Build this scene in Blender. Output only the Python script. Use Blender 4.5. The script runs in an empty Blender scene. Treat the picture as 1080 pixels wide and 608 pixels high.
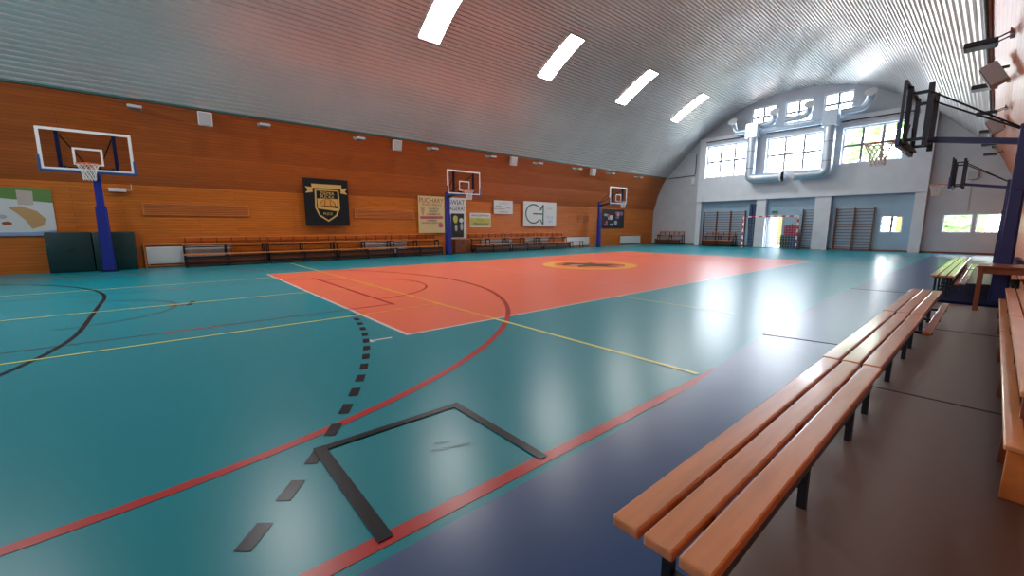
import bpy, bmesh, math, random
from mathutils import Vector, Matrix
random.seed(7)
PI = math.pi
S = bpy.context.scene
COL = S.collection

# ------------------------------------------------------------------ helpers
class MB:
    """collects shapes of one part"""
    def __init__(s):
        s.v, s.f, s.m = [], [], []
    def poly(s, pts, mi=0):
        n = len(s.v); s.v += [tuple(p) for p in pts]; s.f.append(tuple(range(n, n+len(pts)))); s.m.append(mi); return s
    def box(s, x0, x1, y0, y1, z0, z1, mi=0):
        n = len(s.v)
        s.v += [(x0,y0,z0),(x1,y0,z0),(x1,y1,z0),(x0,y1,z0),(x0,y0,z1),(x1,y0,z1),(x1,y1,z1),(x0,y1,z1)]
        for q in ((0,3,2,1),(4,5,6,7),(0,1,5,4),(1,2,6,5),(2,3,7,6),(3,0,4,7)):
            s.f.append(tuple(n+i for i in q)); s.m.append(mi)
        return s
    def bbox(s, x0, x1, y0, y1, z0, z1, b=.006, mi=0):
        """box with chamfered edges"""
        bm = bmesh.new(); bmesh.ops.create_cube(bm, size=1)
        for v in bm.verts:
            v.co = ((x0+x1)/2+v.co.x*(x1-x0), (y0+y1)/2+v.co.y*(y1-y0), (z0+z1)/2+v.co.z*(z1-z0))
        bmesh.ops.bevel(bm, geom=bm.edges[:], offset=b, segments=2, affect='EDGES', profile=.5)
        return s.take(bm, mi)
    def take(s, bm, mi=0, M=None):
        n = len(s.v); bm.verts.index_update()
        for v in bm.verts: s.v.append(tuple((M @ v.co) if M else v.co))
        for f in bm.faces:
            s.f.append(tuple(n+v.index for v in f.verts)); s.m.append(mi)
        bm.free(); return s
    def beam(s, a, b, w, h, mi=0, up=(0,0,1)):
        a, b = Vector(a), Vector(b); d = (b-a).normalized(); u = Vector(up)
        if abs(d.dot(u)) > .98: u = Vector((1,0,0))
        r = d.cross(u).normalized(); u = r.cross(d).normalized(); n = len(s.v)
        for p in (a, b):
            for i, j in ((-1,-1),(1,-1),(1,1),(-1,1)):
                s.v.append(tuple(p + r*(i*w/2) + u*(j*h/2)))
        for q in ((3,2,1,0),(4,5,6,7),(0,1,5,4),(1,2,6,5),(2,3,7,6),(3,0,4,7)):
            s.f.append(tuple(n+i for i in q)); s.m.append(mi)
        return s
    def tube(s, pts, r, seg=10, mi=0, close=False, cap=True):
        pts = [Vector(p) for p in pts]; N = len(pts); rings = []
        up = None
        for i, p in enumerate(pts):
            if close: d = (pts[(i+1)%N]-pts[i-1]).normalized()
            else: d = (pts[min(i+1,N-1)]-pts[max(i-1,0)]).normalized()
            if up is None:
                up = Vector((0,0,1)) if abs(d.z) < .9 else Vector((1,0,0))
            a = d.cross(up).normalized(); b = a.cross(d).normalized(); up = b
            rr = r[i] if isinstance(r, (list, tuple)) else r
            n = len(s.v)
            for k in range(seg):
                t = 2*PI*k/seg; s.v.append(tuple(p + a*(rr*math.cos(t)) + b*(rr*math.sin(t))))
            rings.append(n)
        for i in range(N if close else N-1):
            A, B = rings[i], rings[(i+1)%N]
            for k in range(seg):
                s.f.append((A+k, A+(k+1)%seg, B+(k+1)%seg, B+k)); s.m.append(mi)
        if cap and not close:
            s.f.append(tuple(rings[0]+k for k in range(seg))[::-1]); s.m.append(mi)
            s.f.append(tuple(rings[-1]+k for k in range(seg))); s.m.append(mi)
        return s
    def build(s, name, mat, parent=None, smooth=False):
        me = bpy.data.meshes.new(name); me.from_pydata(s.v, [], s.f)
        for m in (mat if isinstance(mat, (list, tuple)) else [mat]): me.materials.append(m)
        me.polygons.foreach_set('material_index', s.m)
        bm = bmesh.new(); bm.from_mesh(me); 
        if name != 'floor': bmesh.ops.recalc_face_normals(bm, faces=bm.faces)
        bm.to_mesh(me); bm.free()
        if smooth:
            me.polygons.foreach_set('use_smooth', [True]*len(me.polygons))
            try: me.set_sharp_from_angle(angle=math.radians(40))
            except Exception: pass
        o = bpy.data.objects.new(name, me); COL.objects.link(o)
        if parent: o.parent = parent
        return o

def tag(o, label=None, cat=None, group=None, kind=None):
    if label: o['label'] = label
    if cat: o['category'] = cat
    if group: o['group'] = group
    if kind: o['kind'] = kind
    return o
def thing(name, label, cat, loc=(0,0,0), rz=0, group=None):
    o = bpy.data.objects.new(name, None); COL.objects.link(o)
    o.location = loc; o.rotation_euler = (0,0,rz); o.empty_display_size = .2
    return tag(o, label, cat, group)
def kids(o): return [c for c in bpy.data.objects if c.parent == o]
def dup(o, parent=None, loc=None, rz=None, label=None):
    c = o.copy(); COL.objects.link(c)
    if parent: c.parent = parent
    if loc is not None: c.location = loc
    if rz is not None: c.rotation_euler = (0,0,rz)
    if label: c['label'] = label
    for k in kids(o): dup(k, c)
    return c
def struct(name, mb, mat, smooth=False, label=None):
    return tag(mb.build(name, mat, None, smooth), label, None, None, 'structure')

# ------------------------------------------------------------------ materials
def mat(name, col, rough=.5, metal=0, spec=.5, bump=0, bscale=40, var=0, vscale=6, coat=0, emit=None, estr=0, stretch=None, rvar=0):
    m = bpy.data.materials.new(name); m.use_nodes = True; nt = m.node_tree; N = nt.nodes; L = nt.links
    b = N['Principled BSDF']
    b.inputs['Base Color'].default_value = (*col, 1); b.inputs['Roughness'].default_value = rough
    b.inputs['Metallic'].default_value = metal; b.inputs['Specular IOR Level'].default_value = spec
    if coat: b.inputs['Coat Weight'].default_value = coat; b.inputs['Coat Roughness'].default_value = .12
    if emit: b.inputs['Emission Color'].default_value = (*emit, 1); b.inputs['Emission Strength'].default_value = estr
    tc = N.new('ShaderNodeTexCoord'); mp = N.new('ShaderNodeMapping'); L.new(tc.outputs['Object'], mp.inputs['Vector'])
    if stretch: mp.inputs['Scale'].default_value = stretch
    if var or rvar:
        n = N.new('ShaderNodeTexNoise'); n.inputs['Scale'].default_value = vscale; n.inputs['Detail'].default_value = 5
        L.new(mp.outputs[0], n.inputs['Vector'])
        if var:
            r = N.new('ShaderNodeMapRange'); r.inputs['From Min'].default_value = .3; r.inputs['From Max'].default_value = .7
            r.inputs['To Min'].default_value = 1-var; r.inputs['To Max'].default_value = 1+var
            L.new(n.outputs['Fac'], r.inputs['Value'])
            h = N.new('ShaderNodeHueSaturation'); h.inputs['Color'].default_value = (*col, 1)
            L.new(r.outputs[0], h.inputs['Value']); L.new(h.outputs[0], b.inputs['Base Color'])
        if rvar:
            r2 = N.new('ShaderNodeMapRange'); r2.inputs['From Min'].default_value = .3; r2.inputs['From Max'].default_value = .7
            r2.inputs['To Min'].default_value = rough-rvar; r2.inputs['To Max'].default_value = rough+rvar
            L.new(n.outputs['Fac'], r2.inputs['Value']); L.new(r2.outputs[0], b.inputs['Roughness'])
    if bump:
        n2 = N.new('ShaderNodeTexNoise'); n2.inputs['Scale'].default_value = bscale; n2.inputs['Detail'].default_value = 4
        L.new(mp.outputs[0], n2.inputs['Vector'])
        bp = N.new('ShaderNodeBump'); bp.inputs['Strength'].default_value = bump; bp.inputs['Distance'].default_value = .01
        L.new(n2.outputs['Fac'], bp.inputs['Height']); L.new(bp.outputs[0], b.inputs['Normal'])
    return m

def floor_mat(name, col, rough=.285, wear=.03, spec=.19):
    m = mat(name, col, rough, spec=spec, bump=.008, bscale=2.0)
    return m

def wood_wall(name, c1, c2, rough=.42):
    m = bpy.data.materials.new(name); m.use_nodes = True; nt = m.node_tree; N = nt.nodes; L = nt.links; b = N['Principled BSDF']
    tc = N.new('ShaderNodeTexCoord'); sp = N.new('ShaderNodeSeparateXYZ'); cb = N.new('ShaderNodeCombineXYZ')
    L.new(tc.outputs['Object'], sp.inputs[0]); L.new(sp.outputs['Y'], cb.inputs['X']); L.new(sp.outputs['Z'], cb.inputs['Y'])
    br = N.new('ShaderNodeTexBrick'); br.inputs['Scale'].default_value = 1
    br.inputs['Brick Width'].default_value = 3.1; br.inputs['Row Height'].default_value = .095; br.inputs['Mortar Size'].default_value = .0035
    br.inputs['Color1'].default_value = (*c1, 1); br.inputs['Color2'].default_value = (*c2, 1)
    br.inputs['Mortar'].default_value = (c2[0]*.35, c2[1]*.3, c2[2]*.3, 1); br.offset = .37
    L.new(cb.outputs[0], br.inputs['Vector'])
    mp = N.new('ShaderNodeMapping'); mp.inputs['Scale'].default_value = (.7, 14, 1); L.new(cb.outputs[0], mp.inputs['Vector'])
    n = N.new('ShaderNodeTexNoise'); n.inputs['Scale'].default_value = 2.2; n.inputs['Detail'].default_value = 6; L.new(mp.outputs[0], n.inputs['Vector'])
    r = N.new('ShaderNodeMapRange'); r.inputs['From Min'].default_value = .3; r.inputs['From Max'].default_value = .7; r.inputs['To Min'].default_value = .82; r.inputs['To Max'].default_value = 1.15
    L.new(n.outputs['Fac'], r.inputs['Value'])
    h = N.new('ShaderNodeHueSaturation'); L.new(br.outputs['Color'], h.inputs['Color']); L.new(r.outputs[0], h.inputs['Value'])
    L.new(h.outputs[0], b.inputs['Base Color']); b.inputs['Roughness'].default_value = rough
    bp = N.new('ShaderNodeBump'); bp.inputs['Strength'].default_value = .35; bp.inputs['Distance'].default_value = .01; bp.invert = True
    L.new(br.outputs['Fac'], bp.inputs['Height']); L.new(bp.outputs[0], b.inputs['Normal'])
    return m

def glass_mat(name, tint=(1,1,1), refl=.5):
    m = bpy.data.materials.new(name); m.use_nodes = True; nt = m.node_tree; N = nt.nodes; L = nt.links
    N.remove(N['Principled BSDF']); o = N['Material Output']
    t = N.new('ShaderNodeBsdfTransparent'); t.inputs['Color'].default_value = (*tint, 1)
    g = N.new('ShaderNodeBsdfGlossy'); g.inputs['Roughness'].default_value = .03
    f = N.new('ShaderNodeFresnel'); f.inputs['IOR'].default_value = 1.45
    mu = N.new('ShaderNodeMath'); mu.operation = 'MULTIPLY'; mu.inputs[1].default_value = refl; L.new(f.outputs[0], mu.inputs[0])
    mx = N.new('ShaderNodeMixShader'); L.new(mu.outputs[0], mx.inputs[0]); L.new(t.outputs[0], mx.inputs[1]); L.new(g.outputs[0], mx.inputs[2])
    L.new(mx.outputs[0], o.inputs['Surface'])
    return m

TEAL   = floor_mat('teal floor vinyl', (.002, .25, .305))
CORAL  = floor_mat('coral floor vinyl', (.80, .17, .10))
L_WHITE= floor_mat('white line paint', (.62, .6, .57))
L_RED  = floor_mat('red line paint', (.45, .035, .03))
L_REDC = floor_mat('dark red line paint', (.34, .03, .02))
L_DULL = floor_mat('worn red line paint', (.08, .09, .11))
L_YEL  = floor_mat('yellow line paint', (.74, .74, .22))
L_YELC = floor_mat('ochre line paint', (.88, .42, .05))
L_BLK  = floor_mat('black line paint', (.012, .014, .02), spec=.12)
L_BROWN= floor_mat('emblem brown paint', (.12, .07, .03))
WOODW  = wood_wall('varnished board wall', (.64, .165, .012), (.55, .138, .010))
WOODU  = wood_wall('varnished boards with painted shade', (.47, .105, .009), (.40, .088, .007))  # upper boards: shade above the wall bend put into the base colour
CEIL   = mat('corrugated white metal', (.68, .67, .65), rough=.36, metal=.42, var=.06, vscale=.6)
PAINT  = mat('pale blue grey wall paint', (.68, .73, .80), rough=.5, var=.05, vscale=1.5, bump=.1, bscale=12)
PAINTD = mat('blue dado paint', (.32, .47, .60), rough=.4, var=.06, vscale=1.5)
PAINTG = mat('grey wall paint', (.50, .54, .59), rough=.5, var=.05, vscale=1.5)
WHITE  = mat('white painted frame', (.8, .82, .84), rough=.4)
FRAMEG = mat('grey window bars', (.22, .24, .27), rough=.4)
GLASS  = glass_mat('window glass')
BGLASS = glass_mat('backboard acrylic', (.86, .86, .88), 0)
SLAT   = mat('varnished pine slat', (.66, .27, .10), rough=.32, var=.16, vscale=3.0, stretch=(6, .6, 6), coat=.6, bump=.05, bscale=8)
PLANK  = mat('orange varnished wood', (.66, .22, .06), rough=.35, var=.12, vscale=3, stretch=(6,.6,6))
DWOOD  = mat('dark brown wood', (.2, .055, .022), rough=.35, var=.15, vscale=3, stretch=(5,5,1))
STEELD = mat('dark steel', (.02, .022, .028), rough=.4, metal=.5)
STEELB = mat('blue enamel steel', (.015, .03, .09), rough=.3, metal=.4)
GALV   = mat('galvanised duct', (.50, .60, .70), rough=.36, metal=.45, var=.05)
NAVY   = mat('navy vinyl padding', (.012, .016, .10), rough=.4)
BLUEP  = mat('blue vinyl padding', (.014, .03, .27), rough=.35)
BLUEE  = mat('blue board edge padding', (.02, .07, .22), rough=.4)
GREENM = mat('dark green mat vinyl', (.006, .035, .035), rough=.45, var=.1)
BLUEM  = mat('blue mat vinyl', (.01, .05, .14), rough=.45)
WPAINT = mat('white enamel', (.75, .75, .74), rough=.35)
ORANGE = mat('orange rim enamel', (.75, .12, .03), rough=.35)
NET    = mat('white net cord', (.72, .7, .66), rough=.8)
REDP   = mat('red enamel', (.5, .02, .04), rough=.35)
BLACKC = mat('black cloth', (.006, .006, .007), rough=.9, var=.2, vscale=30)
GOLD   = mat('gold print', (.68, .42, .12), rough=.7)
PAPER  = mat('white print', (.66, .68, .68), rough=.5)
CREAM  = mat('cream print', (.72, .55, .27), rough=.6)
PINK   = mat('pink print', (.55, .08, .14), rough=.6)
GREENP = mat('green print', (.12, .25, .06), rough=.6)
DGREEN = mat('dark green print', (.03, .10, .07), rough=.6)
YELP   = mat('yellow green print', (.50, .47, .10), rough=.6)
INK    = mat('black print', (.01, .01, .012), rough=.6)
BROWNR = mat('red brown print', (.35, .06, .02), rough=.6)
TAN    = mat('tan print', (.55, .33, .13), rough=.6)
BLUEPR = mat('light blue print', (.25, .38, .62), rough=.6)
GREYP  = mat('grey casing', (.42, .44, .45), rough=.5)
BROWNB = mat('brown grille cloth', (.12, .06, .04), rough=.7)
RUNB   = mat('blue floor runner', (.018, .068, .20), rough=.30, spec=.4, bump=.16, bscale=2.6)
RUNG   = mat('brown grey floor runner', (.15, .115, .10), rough=.38, bump=.06, bscale=3)
SEAM   = mat('seam tape black', (.01, .01, .011), rough=.6)
FOL    = mat('tree foliage', (.20, .33, .10), rough=.7, var=.5, vscale=5)
BARK   = mat('tree bark', (.1, .07, .05), rough=.9)
GRASS  = mat('outside pale paving', (.50, .49, .45), rough=.9, var=.1)
STUCCO = mat('ochre house render', (.17, .125, .035), rough=.8)
ROOFM  = mat('roof tiles', (.3, .12, .08), rough=.8)
SKYL   = mat('translucent rooflight panel', (.8, .8, .8), rough=.4, emit=(1, .98, .96), estr=26.0)
TRIMT  = mat('teal edge strip', (.03, .13, .13), rough=.4)
MATN   = mat('matt navy canvas', (.006,.009,.035), rough=.95, spec=.05)
DARK   = mat('dark rubber', (.012, .012, .013), rough=.6)
GOALP  = mat('green exit print', (.02, .2, .08), rough=.5)

# ------------------------------------------------------------------ room
CX = -4.3
Y0, Y1 = -11.0, 29.1
prof_low = [(9.6,-.02),(9.6,2.3),(9.57,2.75),(9.45,3.1),(9.27,3.8),(8.96,4.55),(8.58,5.25)]
arch_pts = [(8.58,5.25),(8.05,5.78),(7.1,6.72),(5.8,7.92),(3.9,9.12),(2.15,9.75),(0,10.0)]
def catmull(P, n=24):
    out = []
    for i in range(len(P)-1):
        p0, p1, p2, p3 = P[max(i-1,0)], P[i], P[i+1], P[min(i+2,len(P)-1)]
        for k in range(n):
            t = k/n
            out.append(tuple(.5*((2*p1[j]) + (-p0[j]+p2[j])*t + (2*p0[j]-5*p1[j]+4*p2[j]-p3[j])*t*t + (-p0[j]+3*p1[j]-3*p2[j]+p3[j])*t**3) for j in (0,1)))
    out.append(P[-1]); return out
full = [(CX-w, z) for w, z in arch_pts] + [(CX+w, z) for w, z in arch_pts[::-1]][1:]
AC = [Vector((x, 0, z)) for x, z in catmull(full)]
# resample by length
seglen = [0]
for a, b in zip(AC, AC[1:]): seglen.append(seglen[-1]+(b-a).length)
TOT = seglen[-1]
def arch_at(s):
    s = min(max(s, 0), TOT-1e-6)
    lo = 0
    import bisect
    lo = max(0, bisect.bisect_right(seglen, s)-1); lo = min(lo, len(AC)-2)
    t = (s-seglen[lo])/(seglen[lo+1]-seglen[lo]); p = AC[lo].lerp(AC[lo+1], t)
    d = (AC[lo+1]-AC[lo]).normalized(); n = Vector((d.z, 0, -d.x))   # inward (down)
    return p, n
def arch_x(x):
    """point of the vault above plan position x"""
    lo, hi = 0, TOT
    for _ in range(40):
        m = (lo+hi)/2
        if arch_at(m)[0].x < x: lo = m
        else: hi = m
    return lo
ceil = MB(); pitch = .153; nrib = int(TOT/pitch); pitch = TOT/nrib; ring = []
for k in range(nrib):
    for fr, dp in ((0,0),(.40,0),(.52,.042),(.90,.042)):
        p, n = arch_at((k+fr)*pitch); ring.append(p + n*dp)
ring.append(AC[-1])
YS = [Y0, -4, 2.5, 9, 15.5, 22, Y1+.05]
for y in YS:
    for p in ring: ceil.v.append((p.x, y, p.z))
R = len(ring)
for j in range(len(YS)-1):
    for i in range(R-1):
        ceil.f.append((j*R+i, j*R+i+1, (j+1)*R+i+1, (j+1)*R+i)); ceil.m.append(0)
struct('ceiling', ceil, CEIL, label='barrel vault of corrugated light metal sheet')
# outer roof skin keeps daylight out
for side, nm, lb in ((-1,'wall_left','long wall of orange varnished boards behind the posters'),(1,'wall_right','long wall of varnished boards beside the benches')):
    w = MB()
    P = prof_low
    for (a, z0), (b, z1) in zip(P, P[1:]):
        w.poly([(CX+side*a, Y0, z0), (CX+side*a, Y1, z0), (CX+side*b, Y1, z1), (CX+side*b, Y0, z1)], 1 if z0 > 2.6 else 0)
    # back of the wall
    for (a, z0), (b, z1) in zip(P, P[1:]):
        a += .25; b += .25
        w.poly([(CX+side*a, Y0, z0), (CX+side*b, Y0, z1), (CX+side*b, Y1, z1), (CX+side*a, Y1, z0)])
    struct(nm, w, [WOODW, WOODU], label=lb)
# edge strips where the boards meet the vault
tl = MB(); tl.beam((CX-8.55, Y0, 5.27), (CX-8.55, Y1, 5.27), .10, .09); struct('trim_1', tl, TRIMT, label='teal strip along the top of the left board wall')
tr = MB(); tr.tube([(CX+8.52, Y0, 5.22), (CX+8.52, Y1, 5.22)], .03, 8); struct('trim_2', tr, STEELD, label='dark conduit along the top of the right board wall')

def holed(mb, x0, x1, z0, z1, y0, y1, holes, mi=0):
    xs = sorted({x0, x1, *[h[0] for h in holes], *[h[1] for h in holes]}); zs = sorted({z0, z1, *[h[2] for h in holes], *[h[3] for h in holes]})
    xs = [x for x in xs if x0 <= x <= x1]; zs = [z for z in zs if z0 <= z <= z1]
    for a, b in zip(xs, xs[1:]):
        run = None
        for c, d in zip(zs, zs[1:]):
            mx, mz = (a+b)/2, (c+d)/2
            if any(h[0] < mx < h[1] and h[2] < mz < h[3] for h in holes):
                if run: mb.box(a, b, y0, y1, run[0], run[1], mi); run = None
            else: run = [run[0], d] if run else [c, d]
        if run: mb.box(a, b, y0, y1, run[0], run[1], mi)
BIG = [(-9.62,-6.75,4.93,7.18), (-5.68,-2.58,4.93,7.12), (-1.68,1.02,5.05,7.1)]
SML = [(-6.87,-5.40,8.02,9.32), (-4.88,-3.40,7.95,9.28), (-2.85,-1.42,8.0,9.3)]
LOW = [(.45,1.35,1.08,1.98), (2.9,3.95,1.1,2.03), (4.06,5.12,1.1,2.03)]
DOOR = (-5.35,-4.45,0,2.1)
fw = MB(); holed(fw, -14.6, 6.2, -.02, 10.6, 29.1, 29.4, BIG+SML+LOW+[DOOR])
struct('wall_far', fw, PAINTG, label='pale blue grey end wall')
fb = MB(); holed(fb, -10.1, 2.2, 3.25, 7.75, 28.7, 29.1, BIG)
for a, b in ((-10.1,-9.75), (-5.98,-5.4), (-2.68,-1.88), (1.75,2.2)): fb.box(a, b, 28.7, 29.1, 0, 3.25)
struct('trim_3', fb, PAINT, label='projecting wall panel and pilasters around the big windows')
lg = MB(); lg.box(-10.12, 2.22, 28.62, 28.7, 3.22, 3.32); struct('trim_4', lg, PAINT, label='ledge under the projecting wall panel')
dd = MB()
for a, b in ((-9.75,-5.98), (-4.45,-2.68), (-1.88,1.75)):
    if a < -1.9: dd.box(a, b, 29.06, 29.1, 0.1, 3.25)
holed(dd, -1.88, 1.75, .1, 3.25, 29.06, 29.1, [LOW[0]]) if False else None
dd.v, dd.f, dd.m = [], [], []
holed(dd, -9.75, -5.98, .1, 3.25, 29.06, 29.1, []); holed(dd, -5.4, -2.68, 0, 3.25, 29.06, 29.1, [DOOR]); holed(dd, -1.88, 1.75, .1, 3.25, 29.06, 29.1, [LOW[0]])
struct('trim_5', dd, PAINTD, label='blue painted recesses between the pilasters')
bb = MB()
for a, b in ((-13.9,-10.1), (2.2,5.2)): bb.box(a, b, 29.04, 29.1, 0, .09)
for a, b in ((-9.75,-5.98), (-4.4,-2.68), (-1.88,1.75)): bb.box(a, b, 29.02, 29.06, 0, .09)
struct('baseboard_far', bb, DWOOD, label='dark skirting board of the end wall')

# near end wall behind the camera, the same windows
nw = MB(); holed(nw, -14.6, 6.2, -.02, 10.6, Y0-.3, Y0, BIG+SML)
struct('wall_near', nw, PAINTG, label='pale end wall behind the viewer')

wn = [0]
def window(h, y, nx, nz, fr=.09, bar=.12, tilt=None):
    wn[0] += 1
    x0, x1, z0, z1 = h
    t = bpy.data.objects.new('window_%d' % wn[0], None); COL.objects.link(t); t.location = ((x0+x1)/2, y, z0); tag(t, None, None, None, 'structure')
    f = MB(); W = (x1-x0)/2; H = z1-z0
    f.box(-W, W, 0, .07, 0, fr); f.box(-W, W, 0, .07, H-fr, H); f.box(-W, -W+fr, 0, .07, fr, H-fr); f.box(W-fr, W, 0, .07, fr, H-fr)
    f.build('window_frame', WHITE, t)
    g = MB()
    for i in range(1, nx): x = -W+2*W*i/nx; g.box(x-bar/2, x+bar/2, -.03, .07, fr, H-fr)
    for i in range(1, nz): z = H*i/nz; g.box(-W+fr, W-fr, -.025, .065, z-bar*.55, z+bar*.55)
    g.build('glazing_bars', FRAMEG, t)
    p = MB(); p.poly([(-W+fr,.03,fr),(W-fr,.03,fr),(W-fr,.03,H-fr),(-W+fr,.03,H-fr)]); p.build('pane', GLASS, t)
    return t
for h in BIG: window(h, 28.95, 3, 2)
for h in SML: window(h, 29.2, 2, 2)
window(LOW[0], 29.2, 2, 1, .05); window(LOW[1], 29.2, 1, 1, .05); window(LOW[2], 29.2, 1, 1, .05)
for h in BIG: window(h, Y0-.2, 3, 2)
for h in SML: window(h, Y0-.2, 2, 2)
for i, h in enumerate(BIG+SML+LOW+BIG+SML):
    far = i < 9
    ld = bpy.data.lights.new('daylight_portal', 'AREA'); ld.shape = 'RECTANGLE'; ld.size = h[1]-h[0]; ld.size_y = h[3]-h[2]; ld.cycles.is_portal = True
    lo = bpy.data.objects.new('daylight_portal', ld); COL.objects.link(lo)
    lo.location = ((h[0]+h[1])/2, 29.42 if far else Y0-.32, (h[2]+h[3])/2); lo.rotation_euler = ((-PI/2 if far else PI/2), 0, 0)
# door leaf standing open
d = bpy.data.objects.new('door_1', None); COL.objects.link(d); d.location = (-5.33, 29.1, 0); d.rotation_euler = (0,0,math.radians(62)); tag(d, 'open outside door in the end wall', None, None, 'structure')
m = MB(); m.box(0, .86, .0, .05, .01, 2.07); m.build('door_leaf', FRAMEG, d)
m = MB(); m.tube([(.78,-.01,1.05),(.78,-.05,1.05),(.68,-.05,1.05)], .01, 8); m.build('door_handle', STEELD, d)
m = MB(); m.box(DOOR[0]-.06, DOOR[0], 29.0, 29.08, 0, 2.16).box(DOOR[1], DOOR[1]+.06, 29.0, 29.08, 0, 2.16).box(DOOR[0]-.06, DOOR[1]+.06, 29.0, 29.08, 2.1, 2.16)
struct('trim_6', m, WHITE, label='white frame of the end wall door')

# rooflights
for k, yc in enumerate((-5.95, -.02, 5.95, 11.95, 17.93, 23.85)):
    t = bpy.data.objects.new('skylight', None); COL.objects.link(t); t.location = (-8.6, yc, 8.8)
    tag(t, 'glowing translucent rooflight strip, number %s from the far end of the vault' % ['six','five','four','three','two','one'][k], None, None, 'structure')
    s0, s1 = arch_x(-9.65), arch_x(-7.62); p_ = MB(); f_ = MB(); pts = []
    for i in range(13):
        p, n = arch_at(s0+(s1-s0)*i/12); pts.append(p + n*.06 - Vector((-8.6, 0, 8.8)))
    hw = .43
    for a, b in zip(pts, pts[1:]): p_.poly([(a.x,-hw,a.z),(b.x,-hw,b.z),(b.x,hw,b.z),(a.x,hw,a.z)])
    p_.build('rooflight_panel', SKYL, t)
    for sg in (-1, 1):
        for a, b in zip(pts, pts[1:]): f_.beam((a.x, sg*(hw+.02), a.z+.02), (b.x, sg*(hw+.02), b.z+.02), .03, .07)
    f_.beam((pts[0].x,-hw,pts[0].z),(pts[0].x,hw,pts[0].z), .03, .06); f_.beam((pts[-1].x,-hw,pts[-1].z),(pts[-1].x,hw,pts[-1].z), .03, .06)
    f_.build('rooflight_frame', CEIL, t)

# ------------------------------------------------------------------ floor with its painted lines
FM = [TEAL, CORAL, L_WHITE, L_RED, L_REDC, L_DULL, L_YEL, L_YELC, L_BLK, L_BROWN]
fl = MB(); fl.poly([(-14.4, Y0-.3, 0), (6, Y0-.3, 0), (6, 29.6, 0), (-14.4, 29.6, 0)], 0)
fl.poly([(-14.4, Y0-.3, -.1), (-14.4, 29.6, -.1), (6, 29.6, -.1), (6, Y0-.3, -.1)], 0)
zc = [.0015]
def rect(x0, x1, y0, y1, mi, z=.001): fl.poly([(x0,y0,z),(x1,y0,z),(x1,y1,z),(x0,y1,z)], mi)
def bump_z():
    zc[0] += .000012; return zc[0]-.0015
def line(a, b, w, mi, z=.0015, cap=1):
    z += bump_z()
    a, b = Vector((*a, z)), Vector((*b, z)); n = (b-a).normalized()*w/2; n = Vector((-n.y, n.x, 0)); d = (b-a).normalized()*w/2*cap
    fl.poly([a-d-n, b+d-n, b+d+n, a-d+n], mi)
def arc(c, r, a0, a1, w, mi, z=.0018, n=64, on=1, miF=None, pitch=1):
    z += bump_z()
    for k in range(n):
        if on < 1 and (k % pitch) >= on*pitch: continue
        t0 = a0+(a1-a0)*k/n; t1 = a0+(a1-a0)*(k+1)/n
        mm = miF((c[0]+r*math.cos(t0), c[1]+r*math.sin(t0))) if miF else mi
        fl.poly([(c[0]+(r-w/2)*math.cos(t0), c[1]+(r-w/2)*math.sin(t0), z), (c[0]+(r+w/2)*math.cos(t0), c[1]+(r+w/2)*math.sin(t0), z),
                 (c[0]+(r+w/2)*math.cos(t1), c[1]+(r+w/2)*math.sin(t1), z), (c[0]+(r-w/2)*math.cos(t1), c[1]+(r-w/2)*math.sin(t1), z)], mm)
def inC(p): return -9 < p[0] < 0 and 0 < p[1] < 18
rect(-9, 0, 0, 18, 1, .0008)
for a, b in (((-9,0),(0,0)), ((0,0),(0,18)), ((0,18),(-9,18)), ((-9,18),(-9,0))): line(a, b, .05, 2, .0012)
for yy in (6, 9, 12):
    for k in range(9): line((-8.95+k, yy), (-8.35+k, yy), .03, 2 if yy != 9 else 7, .0014)
rect(-.09, .05, -.50, -.45, 2, .0015); line((-.02,-.48), (.0,-.24), .05, 2)
# red side lines, three point arcs, lanes
red = lambda p: 4 if inC(p) else 3
line((3.17,-10.5), (3.17,28), .085, 3); line((-12.3,-10.5), (-12.3,28), .05, 3)
for sg, yb in ((1,-3.3), (-1,21.3)):
    arc((-4.6, yb), 6.78, 0, sg*PI, .075, 3, miF=red, n=96)
    arc((-4.6, yb+sg*4.05), 1.8, 0 if sg > 0 else -PI, PI if sg > 0 else 0, .05, 4)
    line((-7.1, yb+sg*4.07), (-2.1, yb+sg*4.07), .055, 4)
    dull = lambda p: 4 if inC(p) else 5
    for X in (-2.15, -7.05):
        for k in range(16):
            ya = yb-sg*1.6+sg*5.65*k/16; ybb = yb-sg*1.6+sg*5.65*(k+1)/16
            line((X, ya), (X, ybb), .05, 4 if inC((X,(ya+ybb)/2)) else (3 if k in (7,8) else 5), .0015, 0)
    arc((-4.6, yb-.2), 1.3, 0 if sg > 0 else -PI, PI if sg > 0 else 0, .045, 5)
    for X in (2.18, -11.38): line((X, yb-sg*6), (X, yb), .075, 3)
    # black goal area line and dashed free throw line of the handball court
    g = yb-sg*5.9
    q0, q1 = (0, PI/2) if sg > 0 else (-PI/2, 0)
    arc((-3.1, g), 5.97, q0, q1, .055, 8); arc((-6.1, g), 5.97, (PI/2 if sg > 0 else -PI), (PI if sg > 0 else -PI/2), .055, 8)
    line((-6.1, g+sg*5.97), (-3.1, g+sg*5.97), .055, 8)
    R9 = 9.2; npc = 27
    for k in range(npc):
        th = .62+(PI/2+.01-.62)*k/npc; dth = (.17/R9)
        x = -3.1+R9*math.cos(th)
        if x < -1.72: continue
        t0, t1 = sg*th, sg*(th+dth)
        if sg < 0: continue
        arc((-3.1, g), R9, t0, t1, .075, 8, n=2)
arc((-4.8, 9.6), 1.5, 0, 2*PI, .42, 7, n=48); 
rect(-4.65, -4.5, -2.14, -2.10, 3); line((-4.78,-1.95), (-4.42,-2.02), .08, 8)
rect(-4.68,-4.48,-2.3,-2.2,3)
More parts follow.
